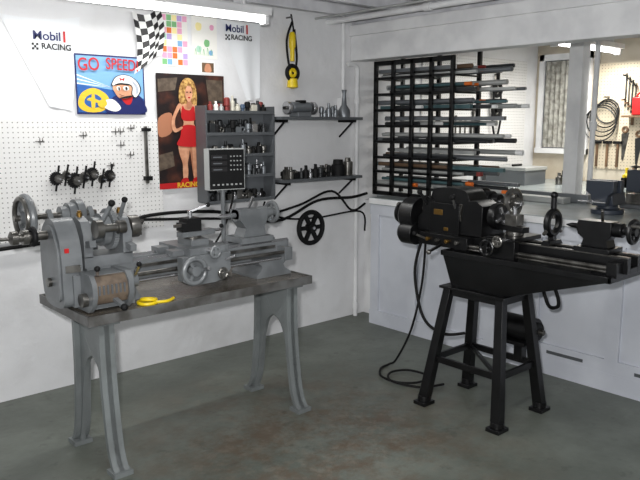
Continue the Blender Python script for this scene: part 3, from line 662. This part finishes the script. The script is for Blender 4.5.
for zz in lv:
    for lay in range(2):
        for k in range(7):
            if lay and rd.random()<.3: continue
            x=4.07+k*.038;r=rd.uniform(.009,.018);y1=rd.uniform(3.72,3.93);y0=rd.uniform(2.66,3.05) if rd.random()<.5 else rd.uniform(3.0,3.5)
            if lay and y0>3.3: y0=3.0
            m=rd.choice(ms);zc=zz+.001+lay*.037;e=rd.random()<.3
            if rd.random()<.65:
                b.cyl((x,y0,zc+r),(x,y1,zc+r),r,m,seg=12)
                if e: b.cyl((x,y0-.004,zc+r),(x,y0+.05,zc+r),r+.001,rd.choice(ends),seg=12)
            else:
                b.box(x-r,x+r,y0,y1,zc,zc+r*1.8,m)
                if e: b.box(x-r-.001,x+r+.001,y0-.004,y0+.03,zc,zc+r*1.8+.001,rd.choice(ends))
b.done()
# ---------------------------------------------------------------- counter items
def vise(x,y,z,s,m):
    b=B('bench_vise')
    b.rev((x,y,z),(0,0,1),[(0,.09*s),(.025*s,.09*s),(.03*s,.06*s),(.05*s,.055*s)],m);b.prism([(y-.06*s,z+.05*s),(y+.06*s,z+.05*s),(y+.05*s,z+.12*s),(y-.05*s,z+.12*s)],'x',x-.06*s,x+.10*s,m)
    b.box(x-.02*s,x+.02*s,y-.08*s,y+.08*s,z+.12*s,z+.19*s,m)
    b.prism([(y-.04*s,z+.05*s),(y+.04*s,z+.05*s),(y+.05*s,z+.11*s),(y+.08*s,z+.13*s),(y+.08*s,z+.19*s),(y-.08*s,z+.19*s),(y-.08*s,z+.13*s),(y-.05*s,z+.11*s)],'x',x-.11*s,x-.06*s,m);b.box(x-.06*s,x,y-.03*s,y+.03*s,z+.06*s,z+.10*s,m)
    b.box(x-.07*s,x-.06*s,y-.08*s,y+.08*s,z+.15*s,z+.195*s,'steel');b.cyl((x-.20*s,y,z+.08*s),(x-.1*s,y,z+.08*s),.013*s,'steel');b.cyl((x-.19*s,y-.08*s,z+.08*s),(x-.19*s,y+.08*s,z+.08*s),.006*s,'steel')
    b.done(.004)
vise(4.25,2.06,.991,1.1,'viseb')
b=B('long_parallel_bars');b.box(4.5,4.6,2.5,3.1,.991,1.03,'bar3');b.box(4.65,4.7,2.4,3.2,.991,1.05,'bar1');b.done(.002)
b=B('metal_toolbox');b.box(5.6,5.95,3.5,3.92,.991,1.12,'bar1');b.box(5.59,5.96,3.49,3.93,1.12,1.15,'bar3');b.bar((5.7,3.7,1.16),(5.85,3.7,1.16),.02,.02,'blk');b.done(.004)
clutter('bench_tooling',5.9,6.3,3.35,.991,6,['steel2','blk','bar1'],.16,40)
b=B('bench_shaper');x,y,z=4.72,2.03,.991
b.box(x-.12,x+.14,y-.12,y+.12,z,z+.03,'dgray');b.prism([(y-.09,z+.03),(y+.09,z+.03),(y+.06,z+.18),(y-.06,z+.18)],'x',x-.02,x+.12,'dgray')
b.box(x-.16,x+.14,y-.04,y+.04,z+.18,z+.24,'dgray');b.box(x-.20,x-.16,y-.045,y+.045,z+.12,z+.26,'viseb');b.wheel((x-.18,y,z+.28),(0,0,1),.03,'steel2',rim=.006,hub=.01,w=.01);b.cyl((x-.18,y,z+.25),(x-.18,y,z+.28),.008,'steel2')
b.wheel((x+.06,y-.13,z+.12),(0,1,0),.07,'dgray',rim=.012,hub=.02,spokes=4,w=.05);b.box(x-.14,x-.03,y-.07,y+.07,z+.03,z+.10,'steel2');b.done(.003)
b=B('electric_motor');b.rev((4.35,1.60,1.07),(0,1,0),[(0,.03),(.01,.07),(.2,.07),(.21,.03)],'blk',28);b.box(4.29,4.41,1.64,1.78,.991,1.01,'blk');b.box(4.31,4.39,1.66,1.76,1.01,1.03,'blk');b.cyl((4.35,1.55,1.07),(4.35,1.60,1.07),.012,'steel');b.done(.002)
clutter('bench_tooling',5.3,5.8,2.38,.991,8,['steel2','blk','bar1','mred','wood'],.18,41,2)
clutter('bench_tooling',6.05,6.4,2.72,.991,6,['wood','blk','bar1','yellow','mblue'],.2,44,3)
clutter('bench_tooling',4.55,4.8,2.28,.991,4,['steel2','blk','bar1','steel'],.09,47,1)
b=B('hanging_chain_hoist');x=5.75;y=WY-.05
b.wheel((x,y,1.86),(0,1,0),.075,'blk',rim=.018,hub=.025,spokes=3);b.wheel((x,y,1.68),(0,1,0),.085,'blk',rim=.018,hub=.03,spokes=3)
b.tube([(x-.05,y,1.86),(x-.07,y,1.6),(x,y,1.4),(x+.07,y,1.6),(x+.05,y,1.86)],.01,'blk');b.bar((x,y,1.94),(x,y,2.02),.03,.02,'blk');b.cyl((x,y,2.0),(x,WY-.0122,2.0),.008,'steel2');b.done()
b=B('pliers');x=5.42;y=WY-.024
for sg in (-1,1): b.tube([(x+sg*.01,y,1.66),(x-sg*.012,y,1.58),(x-sg*.03,y,1.50),(x-sg*.02,y,1.38)],.0115,'steel2')
b.done()
b=B('open_end_wrench')
for k in range(4): x=5.10+k*.07;b.bar((x,y+.007,1.42),(x,y+.007,1.6-.02*k),.014,.007,'steel2',up=(0,1,0));b.torus((x,y+.006,1.62-.02*k),(0,1,0),.014,.0055,'steel2')
b.done()
X=BX-.013
b=B('coiled_saw_blade')
for k in range(5):
    b.torus((X-.012-.011*k,3.20+.012*k,1.66-.03*k),(1,0,0),.11+.012*k,.006,'blk' if k%2 else 'bar2')
b.cyl((X+.001,3.2,1.79),(X-.09,3.2,1.79),.008,'steel2');b.done()
b=B('red_gas_can');b.box(X-.13,X-.005,2.80,2.92,1.619,1.78,'red');b.cyl((X-.05,2.82,1.78),(X-.05,2.80,1.85),.018,'yellow');b.torus((X-.05,2.88,1.79),(1,0,0),.03,.008,'red');b.done(.01)
b=B('wooden_ledge');b.box(X-.15,X+.0005,2.72,3.0,1.60,1.618,'wood');b.box(X-.02,X+.0005,2.75,2.77,1.53,1.6,'wood');b.box(X-.02,X+.0005,2.95,2.97,1.53,1.6,'wood');b.done()
b=B('hand_saw_set')
for k in range(3):
    yy=3.02-k*.13;zz=1.46-.04*(k%2)
    b.prism([(yy-.035,zz),(yy+.035,zz-.01),(yy+.02,zz-.24),(yy+.005,zz-.26)],'x',X-.006,X+.0005,['steel2','bar2','bar4'][k%3]);b.torus((X-.010,yy,zz+.03),(1,0,0),.024,.010,'wood')
b.done()
b=B('bar_clamp_set')
for k in range(4):
    yy=3.04-k*.03;zt_=2.0-.03*k
    b.bar((X-.006,yy,zt_),(X-.006,yy,zt_-.30),.012,.012,['bar2','steel2'][k%2],up=(0,1,0));b.bar((X-.01,yy,zt_-.02),(X-.07,yy,zt_-.02),.018,.014,'blk');b.bar((X-.01,yy,zt_-.24),(X-.07,yy,zt_-.24),.018,.014,'wood')
b.done()
b=B('claw_hammer')
for k in range(3):
    yy=3.28-k*.10;b.cyl((X-.013,yy,1.36),(X-.013,yy,1.14),.012,'wood');b.bar((X-.014,yy-.04,1.37),(X-.014,yy+.04,1.37),.028,.026,'blk')
b.done()
# ---------------------------------------------------------------- lights
def area(name,loc,size,energy,rot,col=(1,1,1),sy=None):
    l=bpy.data.lights.new(name,'AREA');l.energy=energy;l.size=size;l.color=col
    if sy: l.shape='RECTANGLE';l.size_y=sy
    o=bpy.data.objects.new(name,l);SC.collection.objects.link(o);o.location=loc;o.rotation_euler=rot;return o
area('flash_lamp',(-.05,.05,1.66),.06,76,(math.radians(84),0,math.radians(-44)),(1,1,1))
area('tube_glow',(1.88,3.56,2.13),1.6,11,(0,0,0),(1,1,.98),.06)
area('tube_glow_back',(5.75,3.05,2.12),1.05,28,(0,0,0),(1,.98,.93),.06)
area('tube_glow_near',(1.2,1.2,2.18),1.2,26,(0,0,0),(1,1,.99),.08)
w=bpy.data.worlds.new('World');SC.world=w;w.use_nodes=True;w.node_tree.nodes['Background'].inputs[0].default_value=(.95,.97,1,1);w.node_tree.nodes['Background'].inputs[1].default_value=.48
# ---------------------------------------------------------------- camera
cd=bpy.data.cameras.new('Camera');cam=bpy.data.objects.new('Camera',cd);SC.collection.objects.link(cam)
cd.sensor_width=36;cd.lens=39.375;cam.location=(0,0,1.55);cam.rotation_euler=(PI/2-math.atan(117/700),0,math.radians(48.3-90));SC.camera=cam
